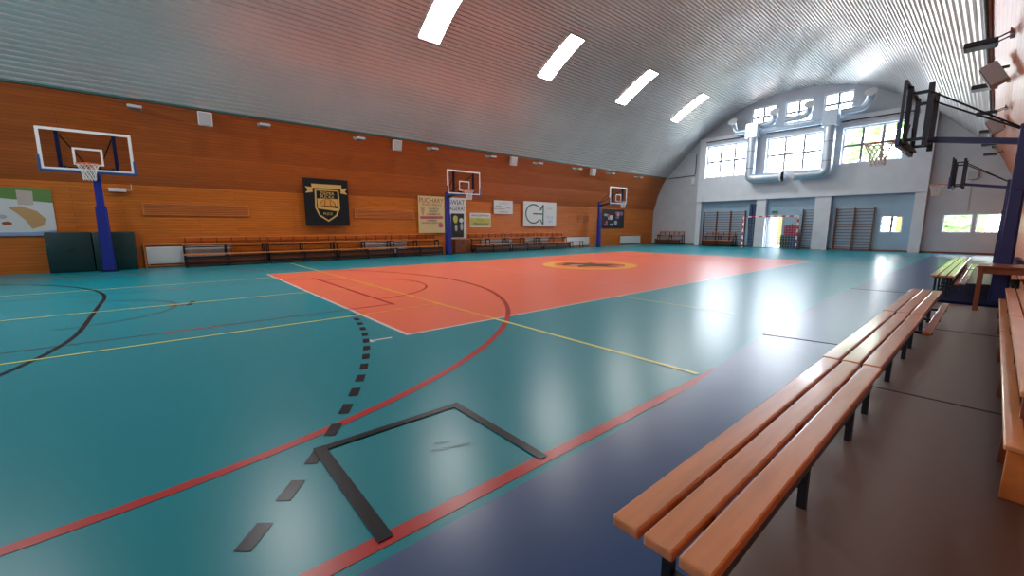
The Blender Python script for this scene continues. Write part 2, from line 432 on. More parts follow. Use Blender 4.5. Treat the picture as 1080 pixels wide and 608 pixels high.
# emblem in the centre circle
E = [(-5.7,9.3),(-5.2,9.9),(-5.4,10.4),(-4.8,10.1),(-4.3,10.6),(-4.2,9.9),(-3.8,9.6),(-4.3,9.3),(-4.5,8.6),(-4.9,9.1),(-5.3,8.7)]
fl.poly([(x,y,.0060) for x,y in E], 9)
line((-6.0,9.6), (-3.6,9.6), .14, 9, .0062); line((-5.6,8.9), (-3.9,10.4), .12, 9, .0064); line((-5.1,9.05), (-4.9,9.25), .2, 2, .0066)
# yellow lines of the training courts
def yl(a, b, w=.04):
    n = 40
    for k in range(n):
        p = (a[0]+(b[0]-a[0])*k/n, a[1]+(b[1]-a[1])*k/n); q = (a[0]+(b[0]-a[0])*(k+1)/n, a[1]+(b[1]-a[1])*(k+1)/n)
        m_ = ((p[0]+q[0])/2, (p[1]+q[1])/2); line(p, q, w, 7 if inC(m_) else 6, .0016, 0)
yl((-12.6,1.42), (3.1,1.42), .055)
for X in (-1.58, -4.6, -7.95): yl((X,-6.5), (X,1.4), .045)
yl((.0,4.57), (2.2,4.57), .03); yl((-12.6,16.6), (3.0,16.6))
# black tape rectangle at the side line
line((2.2,-1.68), (2.2,-.69), .06, 8, .0024); line((2.2,-1.68), (3.14,-1.68), .07, 8, .0026); line((2.2,-.69), (3.14,-.69), .06, 8, .0028)
line((2.66,-1.16), (2.74,-.93), .008, 8); line((2.6,-1.10), (2.63,-1.02), .01, 8)
struct('floor', fl, FM, label='glossy teal sports floor with a coral volleyball court and coloured lines')

# floor runners along the benches
rb = MB(); edge = [(3.30,Y0),(3.28,-1.8),(3.26,-.1),(3.20,1.2),(3.06,2.4),(2.93,4),(2.82,6.7),(2.80,9),(2.86,15.2),(2.9,28)]
for (a, ya), (b, yb_) in zip(edge, edge[1:]):
    rb.poly([(a,ya,.004),(4.2,ya,.004),(4.2,yb_,.004),(b,yb_,.004)]); rb.poly([(a,ya,.001),(a,ya,.004),(b,yb_,.004),(b,yb_,.001)])
t = thing('floor_runner', 'dark blue protective floor runner between the red side line and the front bench row', 'floor runner', (0,0,0))
rb.build('runner_sheet', RUNB, t)
for a in (((2.97,3.48,.006),(4.2,3.72,.006)), ((2.8,9.4,.006),(4.2,9.55,.006))): m = MB(); m.beam(*a, .025, .003); m.build('seam', SEAM, t)
t = thing('floor_runner', 'brown grey floor runner between the bench row and the board wall', 'floor runner', (0,0,0))
rg = MB(); rg.box(4.2, 5.28, Y0+.02, 8.5, .001, .005); rg.box(4.2, 5.28, 8.5, 28.9, .001, .0045); rg.build('runner_sheet', RUNG, t)
for a in (((4.2,2.26,.006),(5.25,2.28,.006)), ((4.2,5.55,.006),(5.25,5.6,.006))): m = MB(); m.beam(*a, .027, .003); m.build('seam', SEAM, t)
m = MB(); m.bbox(4.12, 4.98, 8.5, 9.0, .006, .05, .01) if False else m.bbox(4.12, 5.0, 8.45, 12.2, .006, .05, .01); tag(m.build('floor_mat', MATN), 'thin navy gym mat lying under the brown table', 'mat')

# ------------------------------------------------------------------ basketball stands
def net_mb(cx, cz, r0=.225, r1=.125, h=.42):
    m = MB(); n = 12; lev = 5
    def pt(i, k):
        t = k/lev; r = r0*(1-t)+r1*t - .03*math.sin(t*PI); a = 2*PI*(i+.5*(k % 2))/n
        return (cx+r*math.cos(a), r*math.sin(a), cz-h*t)
    for i in range(n):
        for k in range(lev):
            m.tube([pt(i,k), pt(i,k+1)], .0075, 5); m.tube([pt(i,k), pt(i-1 if k % 2 == 0 else i+1, k+1)], .0075, 5)
    return m
def make_hoop(label, loc, rz, pad, left=True):
    t = thing('basketball_stand', label, 'basketball stand', loc, rz, 'basketball stands along the side walls')
    m = MB(); bm = bmesh.new(); bmesh.ops.create_cube(bm, size=1)
    for v in bm.verts:
        s_ = 1 if v.co.z < 0 else .86
        v.co = (v.co.x*.22*s_, v.co.y*.30*s_, .02+(v.co.z+.5)*2.0)
    bmesh.ops.bevel(bm, geom=bm.edges[:], offset=.03, segments=3, affect='EDGES'); m.take(bm); m.build('post_padding', pad, t, True)
    m = MB(); m.bbox(-.08,.08,-.09,.09,0,3.1,.01); m.build('post', pad if left else NAVY, t)
    m = MB(); m.box(-.16,.16,-.2,.2,0,.02); m.build('base_plate', STEELD, t)
    m = MB(); m.beam((.05,0,2.82),(1.2,0,3.02), .09, .10); m.build('arm', NAVY if not left else STEELB, t)
    for sy in (-1, 1):
        m = MB(); m.tube([((1.43 if left else 1.2),sy*.5,3.8),(.04,sy*.06,3.02)], .016, 8); m.build('brace', STEELD, t)
    f = MB()
    for sy in (-1, 1):
        f.box(1.42,1.49,sy*.55-.04,sy*.55+.04,2.88,3.92)
        if left: continue
        f.box(1.15,1.23,sy*.45-.04,sy*.45+.04,2.86,3.95)
        for z in (2.98, 3.80): f.box(1.2,1.46,sy*.5-.03,sy*.5+.03,z-.025,z+.025)
        f.tube([(1.45,sy*.55,2.95),(1.45,sy*.2,3.3)], .015, 6)
    for z in ((2.98,) if left else (2.98, 3.80)): f.box(1.17,1.22,-.48,.48,z-.03,z+.03)
    if left: f.box(1.2,1.43,-.5,-.44,2.95,3.01); f.box(1.2,1.43,.44,.5,2.95,3.01)
    f.box(1.42,1.49,-.9,.9,2.9,2.95)
    f.build('board_frame', STEELD if not left else STEELB, t)
    b = MB(); b.bbox(1.49,1.515,-.9,.9,2.9,3.95,.003); bo = b.build('backboard', BGLASS, t)
    e = MB(); e.box(1.47,1.514,-.915,.915,3.951,3.97); e.box(1.47,1.514,-.918,-.901,2.9,3.97); e.box(1.47,1.514,.901,.918,2.9,3.97); e.build('board_edge', WPAINT if left else STEELD, bo)
    w = MB(); x = 1.5165
    def band(y0,y1,z0,z1): w.box(x, x+.002, y0, y1, z0, z1)
    band(-.9,.9,3.9,3.95); band(-.9,.9,2.9,2.95); band(-.9,-.85,2.95,3.9); band(.85,.9,2.95,3.9)
    band(-.295,.295,3.45,3.5); band(-.295,.295,3.05,3.09); band(-.295,-.245,3.09,3.45); band(.245,.295,3.09,3.45)
    w.build('board_marking', WPAINT, bo)
    p = MB(); p.bbox(1.47,1.535,-.93,.93,2.83,2.9,.008); p.bbox(1.47,1.535,-.95,-.9,2.83,3.25,.008); p.bbox(1.47,1.535,.9,.95,2.83,3.25,.008)
    p.build('edge_padding', BLUEE if left else NAVY, bo)
    r = MB(); c = 1.515+.15+.225
    r.tube([(c+.225*math.cos(a*PI/14), .225*math.sin(a*PI/14), 3.05) for a in range(28)], .011, 8, close=True)
    r.box(1.515,1.53,-.09,.09,2.96,3.08); r.beam((1.53,.06,3.04),(c-.2,.1,3.04), .02, .02); r.beam((1.53,-.06,3.04),(c-.2,-.1,3.04), .02, .02); r.beam((1.53,0,2.98),(c-.225,0,3.04), .1, .012)
    ro = r.build('rim', ORANGE, t, True)
    net_mb(c, 3.04).build('net', NET, ro)
    return t
XL = -13.15
h0 = make_hoop('basketball stand with blue padded post, in front of the dark green mats', (XL,-3.58,0), 0, BLUEP)
h1 = dup(h0, None, (XL,8.78,0), 0, 'basketball stand with blue padded post, standing between the two rows of spectator benches')
h2 = dup(h0, None, (XL,20.95,0), 0, 'farthest basketball stand on the orange wall side, in front of the dark photo poster')
h3 = make_hoop('near dark basketball stand on the right, its post behind the brown table', (4.93,9.0,0), PI, NAVY, False)
h4 = dup(h3, None, (4.93,21.6,0), PI, 'distant dark basketball stand on the right, seen beyond the nearer dark one')

# ------------------------------------------------------------------ slatted benches in the front row
def make_bench(L, label, loc, low=False, group='slatted benches on the floor runner'):
    t = thing('slatted_bench', label, 'bench', loc, 0, group)
    for k in range(3):
        m = MB(); x = -.165+k*.112; m.bbox(x, x+.096, .004, L-.004, .412, .45, .008); m.build('slat', SLAT, t)
    for y in (.28, L/2, L-.28):
        m = MB(); m.box(-.12,-.085,y-.02,y+.02,.003,.38); m.box(.05,.085,y-.02,y+.02,.003,.38); m.box(-.14,.135,y-.02,y+.02,.375,.411)
        m.box(-.085,.05,y-.015,y+.015,.10,.13); m.build('leg_frame', STEELD, t)
    m = MB(); m.box(.118,.134,.12,L-.12,.335,.374); m.build('side_rail', STEELB, t)
    if low:
        for a in low:
            m = MB(); m.bbox(a[0], a[0]+.07, a[1], a[2], .22, .25, .006); m.build('lower_slat', SLAT, t)
        for y in (.28, L/2, L-.28): m = MB(); m.box(.086, .235, y-.018, y+.018, .19, .219); m.build('bracket', STEELD, t)
    return t
b0 = make_bench(2.52, 'slatted wooden bench nearest the viewer, its three slat ends in the foreground', (4.235,-1.29,0))
b1 = dup(b0, None, (4.225,1.25,0), 0, 'middle slatted wooden bench of the front row, butted against the nearest bench')
b2 = make_bench(2.5, 'slatted wooden bench at the far end of the front row, with a lower slat showing', (4.215,3.79,0), [(.165,.02,2.7)])
b3 = make_bench(2.5, 'slatted wooden bench beyond the gap, left of the brown table', (4.205,9.1,0), [(.14,.6,2.48),(.225,.75,2.48)])
b4 = make_bench(2.5, 'slatted wooden bench behind the one left of the brown table', (4.205,11.64,0), [(.14,.1,2.3),(.225,.1,2.3)])
b5 = dup(b4, None, (4.205,14.18,0), 0, 'most distant slatted wooden bench of the right hand line')

# wall benches on the right
def wall_bench(L, label, loc):
    t = thing('wall_bench', label, 'bench', loc, 0, 'wooden benches against the right board wall')
    for k in range(3):
        m = MB(); x = 0+k*.105; m.bbox(x, x+.093, .004, L-.004, .432, .47, .008); m.build('slat', SLAT, t)
    m = MB(); m.bbox(-.045, .03, -.46, L-.004, .272, .30, .007); m.build('step_plank', SLAT, t)
    m = MB(); m.bbox(-.03,.28,-.43,-.39,.0061,.271,.004); m.build('end_panel', PLANK, t)
    for y in (.05, L/2, L-.15):
        m = MB(); m.box(-.035,.28,y,y+.035,.0061,.271); m.box(.015,.29,y,y+.035,.3,.431); m.build('support_panel', DWOOD, t)
    return t
w0 = wall_bench(3.0, 'wooden bench with a low step plank, nearest the viewer at the right edge', (4.965,1.24,0))
w1 = dup(w0, None, (4.965,4.27,0), 0, 'wooden wall bench between the nearest wall bench and the brown table')
for c in kids(w1):
    if c.name.startswith('end_panel'): bpy.data.objects.remove(c)
    elif c.name.startswith('step_plank'): c.data = c.data.copy(); [setattr(v.co, 'y', v.co.y+.46) for v in c.data.vertices if v.co.y < 0]
w2 = make_bench(2.5, 'slatted bench against the board wall just beyond the brown table', (5.09,9.45,0), group='wooden benches against the right board wall')
w3 = dup(w2, None, (5.09,12.0,0), 0, 'slatted bench against the board wall, farthest one beyond the brown table')
m = MB(); m.bbox(5.08,5.29,8.9,9.4,.453,.72,.05) if False else None
bag = MB(); bm = bmesh.new(); bmesh.ops.create_icosphere(bm, subdivisions=3, radius=1)
for v in bm.verts: v.co = (v.co.x*.12, v.co.y*.26, max(-.12, v.co.z*.15)+ .02*math.sin(v.co.y*7))
bag.take(bm); t = thing('dark_bag', 'dark navy bag lying on the wall bench beyond the brown table', 'bag', (5.13,11.2,.59))
bag.build('bag_body', NAVY, t, True); m = MB(); m.tube([(-.05,-.1,.12),(-.06,-.05,.2),(-.06,.05,.2),(-.05,.1,.12)], .01, 6); m.build('handle', DARK, t)

t = thing('brown_table', 'dark brown wooden table standing across the runner before the padded post', 'table', (4.66,7.85,.0))
m = MB(); m.bbox(-.02,.62,-.02,.8,.715,.745,.006); m.build('table_top', DWOOD, t)
m = MB(); m.box(.03,.57,.02,.04,.62,.714); m.box(.03,.57,.74,.76,.62,.714); m.box(.02,.04,.04,.74,.62,.714); m.box(.56,.58,.04,.74,.62,.714); m.build('apron', DWOOD, t)
for x in (.0, .54):
    for y in (0., .72):
        m = MB(); m.bbox(x, x+.06, y, y+.06, .051 if y > .6 else .006, .714, .004); m.build('leg', DWOOD, t)

# ------------------------------------------------------------------ two tier spectator benches on the left
def make_stand(L, label, loc, rz=0, group='two tier spectator benches'):
    t = thing('spectator_bench', label, 'bench', loc, rz, group)   # +X faces the court
    def planks(x0, n, z, w=.11, nm='seat'):
        m = MB()
        for k in range(n): m.bbox(x0+k*(w+.015), x0+k*(w+.015)+w, .01, L-.01, z-.035, z, .005)
        return m.build(nm, PLANK, t)
    planks(.32, 3, .45, nm='front_seat'); planks(0, 2, .78, nm='rear_seat')
    m = MB(); m.bbox(-.10,-.02,.01,L-.01,1.0,1.04,.005); m.build('back_rail', PLANK, t)
    for k in range(6):
        y = .12+(L-.24)*k/5; m = MB(); m.box(-.085,-.045,y-.02,y+.02,.74,1.0); m.build('rail_post', DWOOD, t)
    for y in (.06, L/2, L-.06):
        m = MB(); m.box(-.08,-.04,y-.02,y+.02,.003,.742); m.box(.27,.31,y-.02,y+.02,.003,.742); m.box(.63,.67,y-.02,y+.02,.003,.412); m.box(-.08,.31,y-.02,y+.02,.70,.742); m.box(.31,.67,y-.02,y+.02,.375,.412)
        m.build('leg_frame', STEELD, t)
    m = MB(); m.box(.272,.30,.06,L-.06,.66,.70); m.box(.64,.665,.06,L-.06,.33,.37); m.box(.64,.665,.06,L-.06,.14,.18); m.box(.05,.62,.06,L-.06,.1,.13); m.build('long_rail', STEELD, t)
    m = MB(); m.box(.58,.60,.08,L-.08,.06,.34); m.box(.24,.26,.08,L-.08,.06,.18); m.build('kick_board', DWOOD, t)
    return t
XS = -13.70
s0 = make_stand(2.52, 'two tier spectator bench nearest the green mats, first of its row', (XS,-1.75,0))
s1 = dup(s0, None, (XS,.8,0), 0, 'two tier spectator bench left of and below the black crest banner')
s2 = dup(s0, None, (XS,3.35,0), 0, 'two tier spectator bench directly right of the black crest banner')
s3 = dup(s0, None, (XS,5.9,0), 0, 'two tier spectator bench ending just before the middle basketball stand')
s4 = dup(s0, None, (XS,10.35,0), 0, 'two tier spectator bench under the yellow green banner')
s5 = dup(s0, None, (XS,12.9,0), 0, 'two tier spectator bench under the left part of the green ring logo banner')
s6 = dup(s0, None, (XS,15.45,0), 0, 'two tier spectator bench right of the green ring logo banner, last of its row')
s7 = make_stand(2.2, 'two tier spectator bench by the end wall, in the far left corner', (-13.2,28.95,0), -PI/2)
s8 = dup(s7, None, (-9.35,28.85,0), -PI/2, 'two tier spectator bench by the end wall, in front of the left wall bars')
low = thing('low_bench', 'low dark bench with a thin seat, past the end of the left spectator benches', 'bench', (-13.3,18.05,0))
m = MB(); m.bbox(0,.3,0,1.15,.43,.46,.005); m.build('seat', PLANK, low)
for y in (.05, 1.06): m = MB(); m.box(.02,.05,y,y+.04,0,.43); m.box(.25,.28,y,y+.04,0,.43); m.box(.05,.25,y,y+.04,.39,.43); m.build('leg_frame', STEELD, low)
wb = thing('wooden_chest', 'low orange brown wooden chest against the wall beside the middle basketball stand', 'chest', (-13.85,9.35,0))
m = MB(); m.bbox(0,.45,0,.9,.02,.72,.006); m.build('body', DWOOD, wb); m = MB(); m.bbox(-.0,.47,-.02,.92,.721,.75,.006); m.build('lid', PLANK, wb)
m = MB(); m.box(.451,.46,.4,.5,.55,.6); m.build('latch', STEELD, wb)

# radiators in wooden niches
def radiator(L, label, y):
    t = thing('radiator', label, 'radiator', (-13.895,y,0), 0, 'white radiators along the orange wall')
    m = MB(); m.bbox(.02,.07,.06,L-.06,.12,.70,.008)
    for k in range(int((L-.16)/.06)): m.box(.07,.078,.1+k*.06,.135+k*.06,.16,.66)
    m.build('radiator_panel', WPAINT, t)
    m = MB(); m.box(.0,.09,0,.05,.0,.80); m.box(0,.09,L-.05,L,.0,.80); m.box(0,.10,0,L,.76,.80); m.box(0,.08,.05,L-.05,.03,.07); m.build('niche_frame', PLANK, t)
    m = MB(); m.tube([(.045,.1,.12),(.045,.1,.02)], .012, 6); m.build('pipe', WPAINT, t)
for y, L, lb in ((-2.75,2.5,'white radiator in a wooden frame between the green mats and the first spectator bench'),
                 (4.6,2.3,'white radiator behind the spectator bench right of the black crest banner'),
                 (11.3,2.4,'white radiator behind the spectator bench under the yellow green banner'),
                 (14.6,2.2,'white radiator behind the spectator bench under the green ring logo banner'),
                 (18.2,2.6,'white radiator left of the farthest basketball stand on the orange wall'),
                 (24.4,2.9,'white radiator right of the dark photo poster, near the end wall')): radiator(L, lb, y)

# vent grilles of wood on the wall
def grille(y, L, label):
    t = thing('wooden_grille', label, 'grille', (-13.895,y,1.78), 0, 'long wooden grilles in the orange wall')
    m = MB(); m.box(0,.05,0,L,0,.04); m.box(0,.05,0,L,.36,.40); m.box(0,.05,0,.04,.04,.36); m.box(0,.05,L-.04,L,.04,.36); m.build('frame', PLANK, t)
    m = MB()
    for k in range(5): m.box(.0,.035,.04,L-.04,.07+k*.06,.10+k*.06)
    m.build('louvres', PLANK, t)
grille(-2.65, 3.05, 'long wooden grille above the radiator right of the green mats')
grille(4.4, 2.9, 'long wooden grille between the black crest banner and the cream poster')
grille(19.6, 1.2, 'short wooden grille left of the farthest basketball stand')

# green mats leaning at the wall
t = thing('gym_mats', 'dark green gym mats stood upright behind the nearest blue padded post', 'mat', (-13.85,-4.9,0))
for i, (a, b) in enumerate(((0,.98),(1.0,1.98))):
    m = MB(); m.bbox(.05,.35,a,b,.003,1.22,.03); m.build('mat', GREENM, t, True)
    m = MB(); m.tube([(.36,(a+b)/2-.1,.7),(.385,(a+b)/2,.68),(.36,(a+b)/2+.1,.7)], .012, 6); m.build('strap', DARK, t)

# ------------------------------------------------------------------ banners and posters
def text(body, size, matl, parent, loc, rot=(PI/2,0,PI/2), name='lettering', sx=1, ext=.001, align='CENTER'):
    c = bpy.data.curves.new(name, 'FONT'); c.body = body; c.size = size; c.align_x = align; c.align_y = 'CENTER'; c.extrude = ext; c.materials.append(matl)
    tmp = bpy.data.objects.new('tmp', c); COL.objects.link(tmp); bpy.context.view_layer.update()
    me = bpy.data.meshes.new_from_object(tmp.evaluated_get(bpy.context.evaluated_depsgraph_get())); bpy.data.objects.remove(tmp)
    me.materials.clear(); me.materials.append(matl)
    o = bpy.data.objects.new(name, me); COL.objects.link(o); o.parent = parent; o.location = loc; o.rotation_euler = rot; o.scale = (sx,1,1)
    return o
def wallx(z):
    P = prof_low
    for (a, z0), (b, z1) in zip(P, P[1:]):
        if z0 <= z <= z1: return CX-(a+(b-a)*(z-z0)/(z1-z0))
    return CX-9.6
def panel(name, label, cat, y0, y1, z0, z1, matl, nm='sheet', th=.02, x=None):
    """a flat banner: local x out of the wall, y along, z up"""
    xx = x if x is not None else max(wallx(z0), wallx(z1))+.01
    t = thing(name, label, cat, (xx, y0, z0)); m = MB(); m.bbox(0,th,0,y1-y0,0,z1-z0,.003); m.build(nm, matl, t); return t
def shape(t, pts, matl, nm, x=.0215, th=.002):
    m = MB(); n = len(pts)
    m.poly([(x+th,y,z) for y,z in pts]); m.poly([(x,y,z) for y,z in pts][::-1])
    for i in range(n):
        a, b = pts[i], pts[(i+1)%n]; m.poly([(x,*a),(x,*b),(x+th,*b),(x+th,*a)])
    return m.build(nm, matl, t)
def blob(cx, cz, rx, rz, n=18, wob=0): return [(cx+rx*(1+wob*math.sin(3*a))*math.cos(a), cz+rz*(1+wob*math.cos(2*a))*math.sin(a)) for a in [2*PI*k/n for k in range(n)]]
K = 1.0
# 1 food banner at the left edge
t = panel('advertising_banner', 'green and white advertising banner at the left edge, above the green mats', 'banner', -7.3, -4.66, 1.12, 2.52, PAPER)
shape(t, [(0,1.06),(1.6,1.08),(2.64,.98),(2.64,1.40),(0,1.40)], GREENP, 'green_band')
shape(t, [(0,0),(2.64,0),(2.64,.16),(2.1,.10),(1.5,.10),(.9,.2),(0,.3)], BLUEPR, 'blue_wave')
shape(t, [(1.75,.82),(2.0,.86),(2.3,.72),(2.45,.5),(2.4,.3),(2.15,.2),(2.05,.45),(1.9,.65)], TAN, 'bread_picture')
shape(t, [(1.95,.9),(2.25,.9),(2.27,1.30),(1.95,1.32)], mat('beige print', (.55,.45,.4), .6), 'cup_picture', .024)
for a in ((1.25,.55,.13,.07),(1.28,.38,.16,.03),(1.62,.55,.08,.06),(1.68,.36,.1,.05)): shape(t, blob(*a), BROWNR if a[1] < .5 else GREYP, 'small_picture')
text('ALSI', .24, WPAINT, t, (.026,1.42,1.23))
# 2 black crest banner
t = panel('crest_banner', 'black cloth banner with a gold shield crest', 'banner', 2.42-.1, 4.2-.1, 1.42, 3.36, BLACKC, 'cloth')
yc = .9
shape(t, [(yc-.48,1.5),(yc+.48,1.5),(yc+.50,.75),(yc+.36,.42),(yc,.18),(yc-.36,.42),(yc-.50,.75)], GOLD, 'shield_border')
shape(t, [(yc-.42,1.45),(yc+.42,1.45),(yc+.44,.77),(yc+.31,.46),(yc,.25),(yc-.31,.46),(yc-.44,.77)], BLACKC, 'shield_field', .0245)
shape(t, [(yc-.4,1.13),(yc+.4,1.13),(yc+.4,.84),(yc-.4,.84)], GOLD, 'gold_field', .0275); shape(t, [(yc+.33*math.cos(a*PI/12), .84+.28*math.sin(a*PI/12)) for a in range(13)], BLACKC, 'ball_outline', .029, .0015)
shape(t, [(yc+.3*math.cos(a*PI/12), .84+.27*math.sin(a*PI/12)) for a in range(13)], mat('orange print', (.75,.3,.03), .6), 'ball', .0305)
for a in (-.12,.12): shape(t, [(yc+a-.01,.84),(yc+a+.01,.84),(yc+a*.8+.01,1.08),(yc+a*.8-.01,1.08)], BLACKC, 'ball_seam', .0335)
shape(t, [(yc-.4,.84),(yc+.4,.74),(yc+.4,.62),(yc-.4,.72)], GOLD, 'scroll', .0305)
shape(t, [(yc-.6,1.72),(yc+.6,1.72),(yc+.62,1.55),(yc-.58,1.55)], GOLD, 'ribbon', .0275)
shape(t, [(yc-.84,1.6),(yc-.56,1.58),(yc-.56,1.38),(yc-.84,1.34),(yc-.74,1.46)], GOLD, 'ribbon_end')
shape(t, [(yc+.84,1.6),(yc+.56,1.58),(yc+.56,1.38),(yc+.84,1.34),(yc+.74,1.46)], GOLD, 'ribbon_end')
text('ZIEMIA', .19, GOLD, t, (.028,yc,1.34)); text('PUCKA', .17, GOLD, t, (.028,yc,1.20)); text('PUCK', .15, GOLD, t, (.028,yc,.50))
# 3 cream cup poster
t = panel('cup_poster', 'cream poster with red title and pink lines, left of the middle padded post', 'poster', 7.5, 8.98, 1.08, 2.9, CREAM)
text('PUCHARY', .32, BROWNR, t, (.022,.74,1.6), sx=.95); text('TROFEA MEDALE', .15, BROWNR, t, (.022,.74,1.4), sx=1.0)
for z, c, s_ in ((1.2,INK,'STATUETKI'),(1.07,INK,'DYPLOMY'),(.93,INK,'GRAWERTON'),(.62,INK,'UPOMINKI'),(.5,INK,'NAGRODY SPORTOWE'),(.3,GREENP,'')):
    if s_: text(s_, .12 if len(s_) < 12 else .11, c, t, (.022,.85 if z > .7 else .74,z))
shape(t, [(.1,.70),(1.38,.72),(1.38,.85),(.1,.83)], PINK, 'pink_strip'); shape(t, blob(1.25,.38,.14,.12), PINK, 'pink_picture')
shape(t, [(.12,1.25),(.36,1.25),(.30,1.0),(.28,.88),(.2,.88),(.18,1.0)], TAN, 'cup_picture')
# 4 white show poster behind the middle post
t = panel('show_poster', 'tall white poster with black figures, directly behind the middle padded post', 'poster', 9.12, 10.33, .78, 2.9, PAPER)
text('SWIAT', .36, INK, t, (.022,.62,1.86), sx=.9); text('AGERA!', .33, INK, t, (.022,.62,1.55), sx=.85)
shape(t, [(.25,.05),(1.02,.05),(1.05,1.3),(.25,1.3)], INK, 'dark_picture'); shape(t, blob(.52,1.0,.14,.22,14,.1), YELP, 'yellow_figure', .025)
shape(t, blob(.88,.95,.13,.12), PAPER, 'white_figure', .025); shape(t, blob(.9,.62,.09,.2), GREYP, 'grey_figure', .025); shape(t, blob(.55,.55,.08,.18), GREYP, 'grey_figure', .025)
# 5 yellow banner
t = panel('yellow_banner', 'small white and yellow green banner with black script', 'banner', 10.62, 12.05, 1.36, 2.14, PAPER)
shape(t, [(.03,.06),(1.4,.06),(1.4,.52),(.03,.52)], YELP, 'yellow_field'); text('FIRMA BUDOWLANA', .15, INK, t, (.022,.71,.64), sx=.85); text('Alkomaster', .2, INK, t, (.025,.75,.2), sx=1.1); text('Puck', .22, GREENP, t, (.025,.7,.40))
# 6 small white board
t = panel('sponsor_board', 'small white sponsor board between the yellow banner and the green ring logo banner', 'sign', 12.22, 13.62, 2.12, 2.88, PAPER)
text('GLOBUS', .2, GREYP, t, (.022,.7,.6)); text('BIURO', .14, INK, t, (.022,.35,.42)); text('RACHUNKOWE', .11, BROWNR, t, (.022,.42,.28)); text('Puck', .16, DGREEN, t, (.022,1.05,.36)); text('tel. 58 673 00 00', .1, INK, t, (.022,.7,.12))
# 7 ring logo banner
t = panel('logo_banner', 'large white banner with a dark green ring and numeral logo', 'banner', 14.45, 17.3, 1.42, 2.92, PAPER)
c0 = (.85,.76); ro, ri = .6, .52; pts = []
a0, a1 = math.radians(38), math.radians(325)
for k in range(41): a = a0+(a1-a0)*k/40; pts.append((c0[0]+ro*1.15*math.cos(a), c0[1]+ro*math.sin(a)))
for k in range(41): a = a1-(a1-a0)*k/40; pts.append((c0[0]+ri*1.15*math.cos(a), c0[1]+ri*math.sin(a)))
shape(t, pts, DGREEN, 'green_ring'); shape(t, [(.8,.72),(1.6,.72),(1.6,.80),(.8,.80)], DGREEN, 'green_bar')
shape(t, [(1.62,.1),(1.72,.1),(1.72,1.35),(1.64,1.35),(1.36,1.02),(1.42,.94),(1.62,1.15)], DGREEN, 'green_numeral'); shape(t, [(1.4,.38),(1.6,.1),(1.66,.16),(1.46,.44)], DGREEN, 'green_numeral')
text('BANK', .2, GREYP, t, (.022,2.25,1.1)); text('PUCK', .22, BLUEPR, t, (.022,2.3,.55)); text('1895', .22, BLUEPR, t, (.022,2.3,.3))
# 8 dark photo poster
t = panel('photo_poster', 'dark photo poster with violet and white figures, behind the farthest left stand', 'poster', 22.2, 24.9, 1.3, 2.68, INK)
random.seed(3)
VIO = mat('violet print', (.25,.12,.28), .6)
for k in range(14): shape(t, blob(.3+random.random()*2.1,.25+random.random()*.9,.08+random.random()*.16,.06+random.random()*.16,12,.15), random.choice([PAPER,VIO,VIO,PINK,GREYP]), 'figure_picture', .0215+.0025*k)
# small white box above the banner
t = thing('junction_box', 'small long white box on the orange wall under the nearest backboard', 'electrical box', (-13.83,-3.4,2.5)); m = MB(); m.bbox(0,.08,0,.42,0,.12,.01); m.build('casing', WPAINT, t); m = MB(); m.tube([(.03,.42,.06),(.03,.55,.06),(.03,.55,.25)], .01, 6); m.build('cable', WPAINT, t)

# ------------------------------------------------------------------ floodlights and loudspeakers along both walls
def flood(loc, rz, label):
    t = thing('floodlight', label, 'floodlight', loc, rz, 'floodlights under the vault edge')
    m = MB(); m.bbox(.15,.56,-.17,.17,-.06,.03,.015); m.build('housing', GREYP if rz == 0 else STEELD, t)
    m = MB(); m.box(.19,.52,-.13,.13,-.066,-.0601); m.build('lens', glass_lens, t)
    for sy in (-1,1): m = MB(); m.beam((.0,sy*.12,.08),(.2,sy*.12,0), .025,.02); m.build('bracket', GREYP if rz == 0 else STEELD, t)
    m = MB(); m.box(-.03,.03,-.15,.15,.03,.16); m.build('mount', GREYP if rz == 0 else DWOOD, t)
    return t
glass_lens = mat('floodlight lens', (.25,.36,.34), rough=.15)
floodR = mat('floodlight lens dark', (.08,.08,.08), rough=.15)
ys = [-2.5+3.42*k for k in range(9)]
desc = ['nearest the viewer','second from the near end','third from the near end','fourth from the near end','fifth from the near end','fourth from the far end','third from the far end','second from the far end','nearest the end wall']
fL = None
for k, y in enumerate(ys):
    lb = 'grey floodlight high on the orange left wall, '+desc[k]
    if fL is None: fL = flood((wallx(5.0)+.02, y, 4.98), 0, lb)
    else: dup(fL, None, (wallx(5.0)+.02, y, 4.98), 0, lb)
xr = -8.6-wallx(4.65); fR = None
desc2 = ['at the very top of the picture','second along','third along, beyond the first loudspeaker','fourth along','fifth along','sixth along','nearest the end wall']
for k in range(7):
    y = 5.75+3.42*k; lb = 'dark floodlight slab on the right wall, '+desc2[k]
    if fR is None:
        fR = flood((xr-.02, y, 4.6), PI, lb)
    else: dup(fR, None, (xr-.02, y, 4.6), PI, lb)
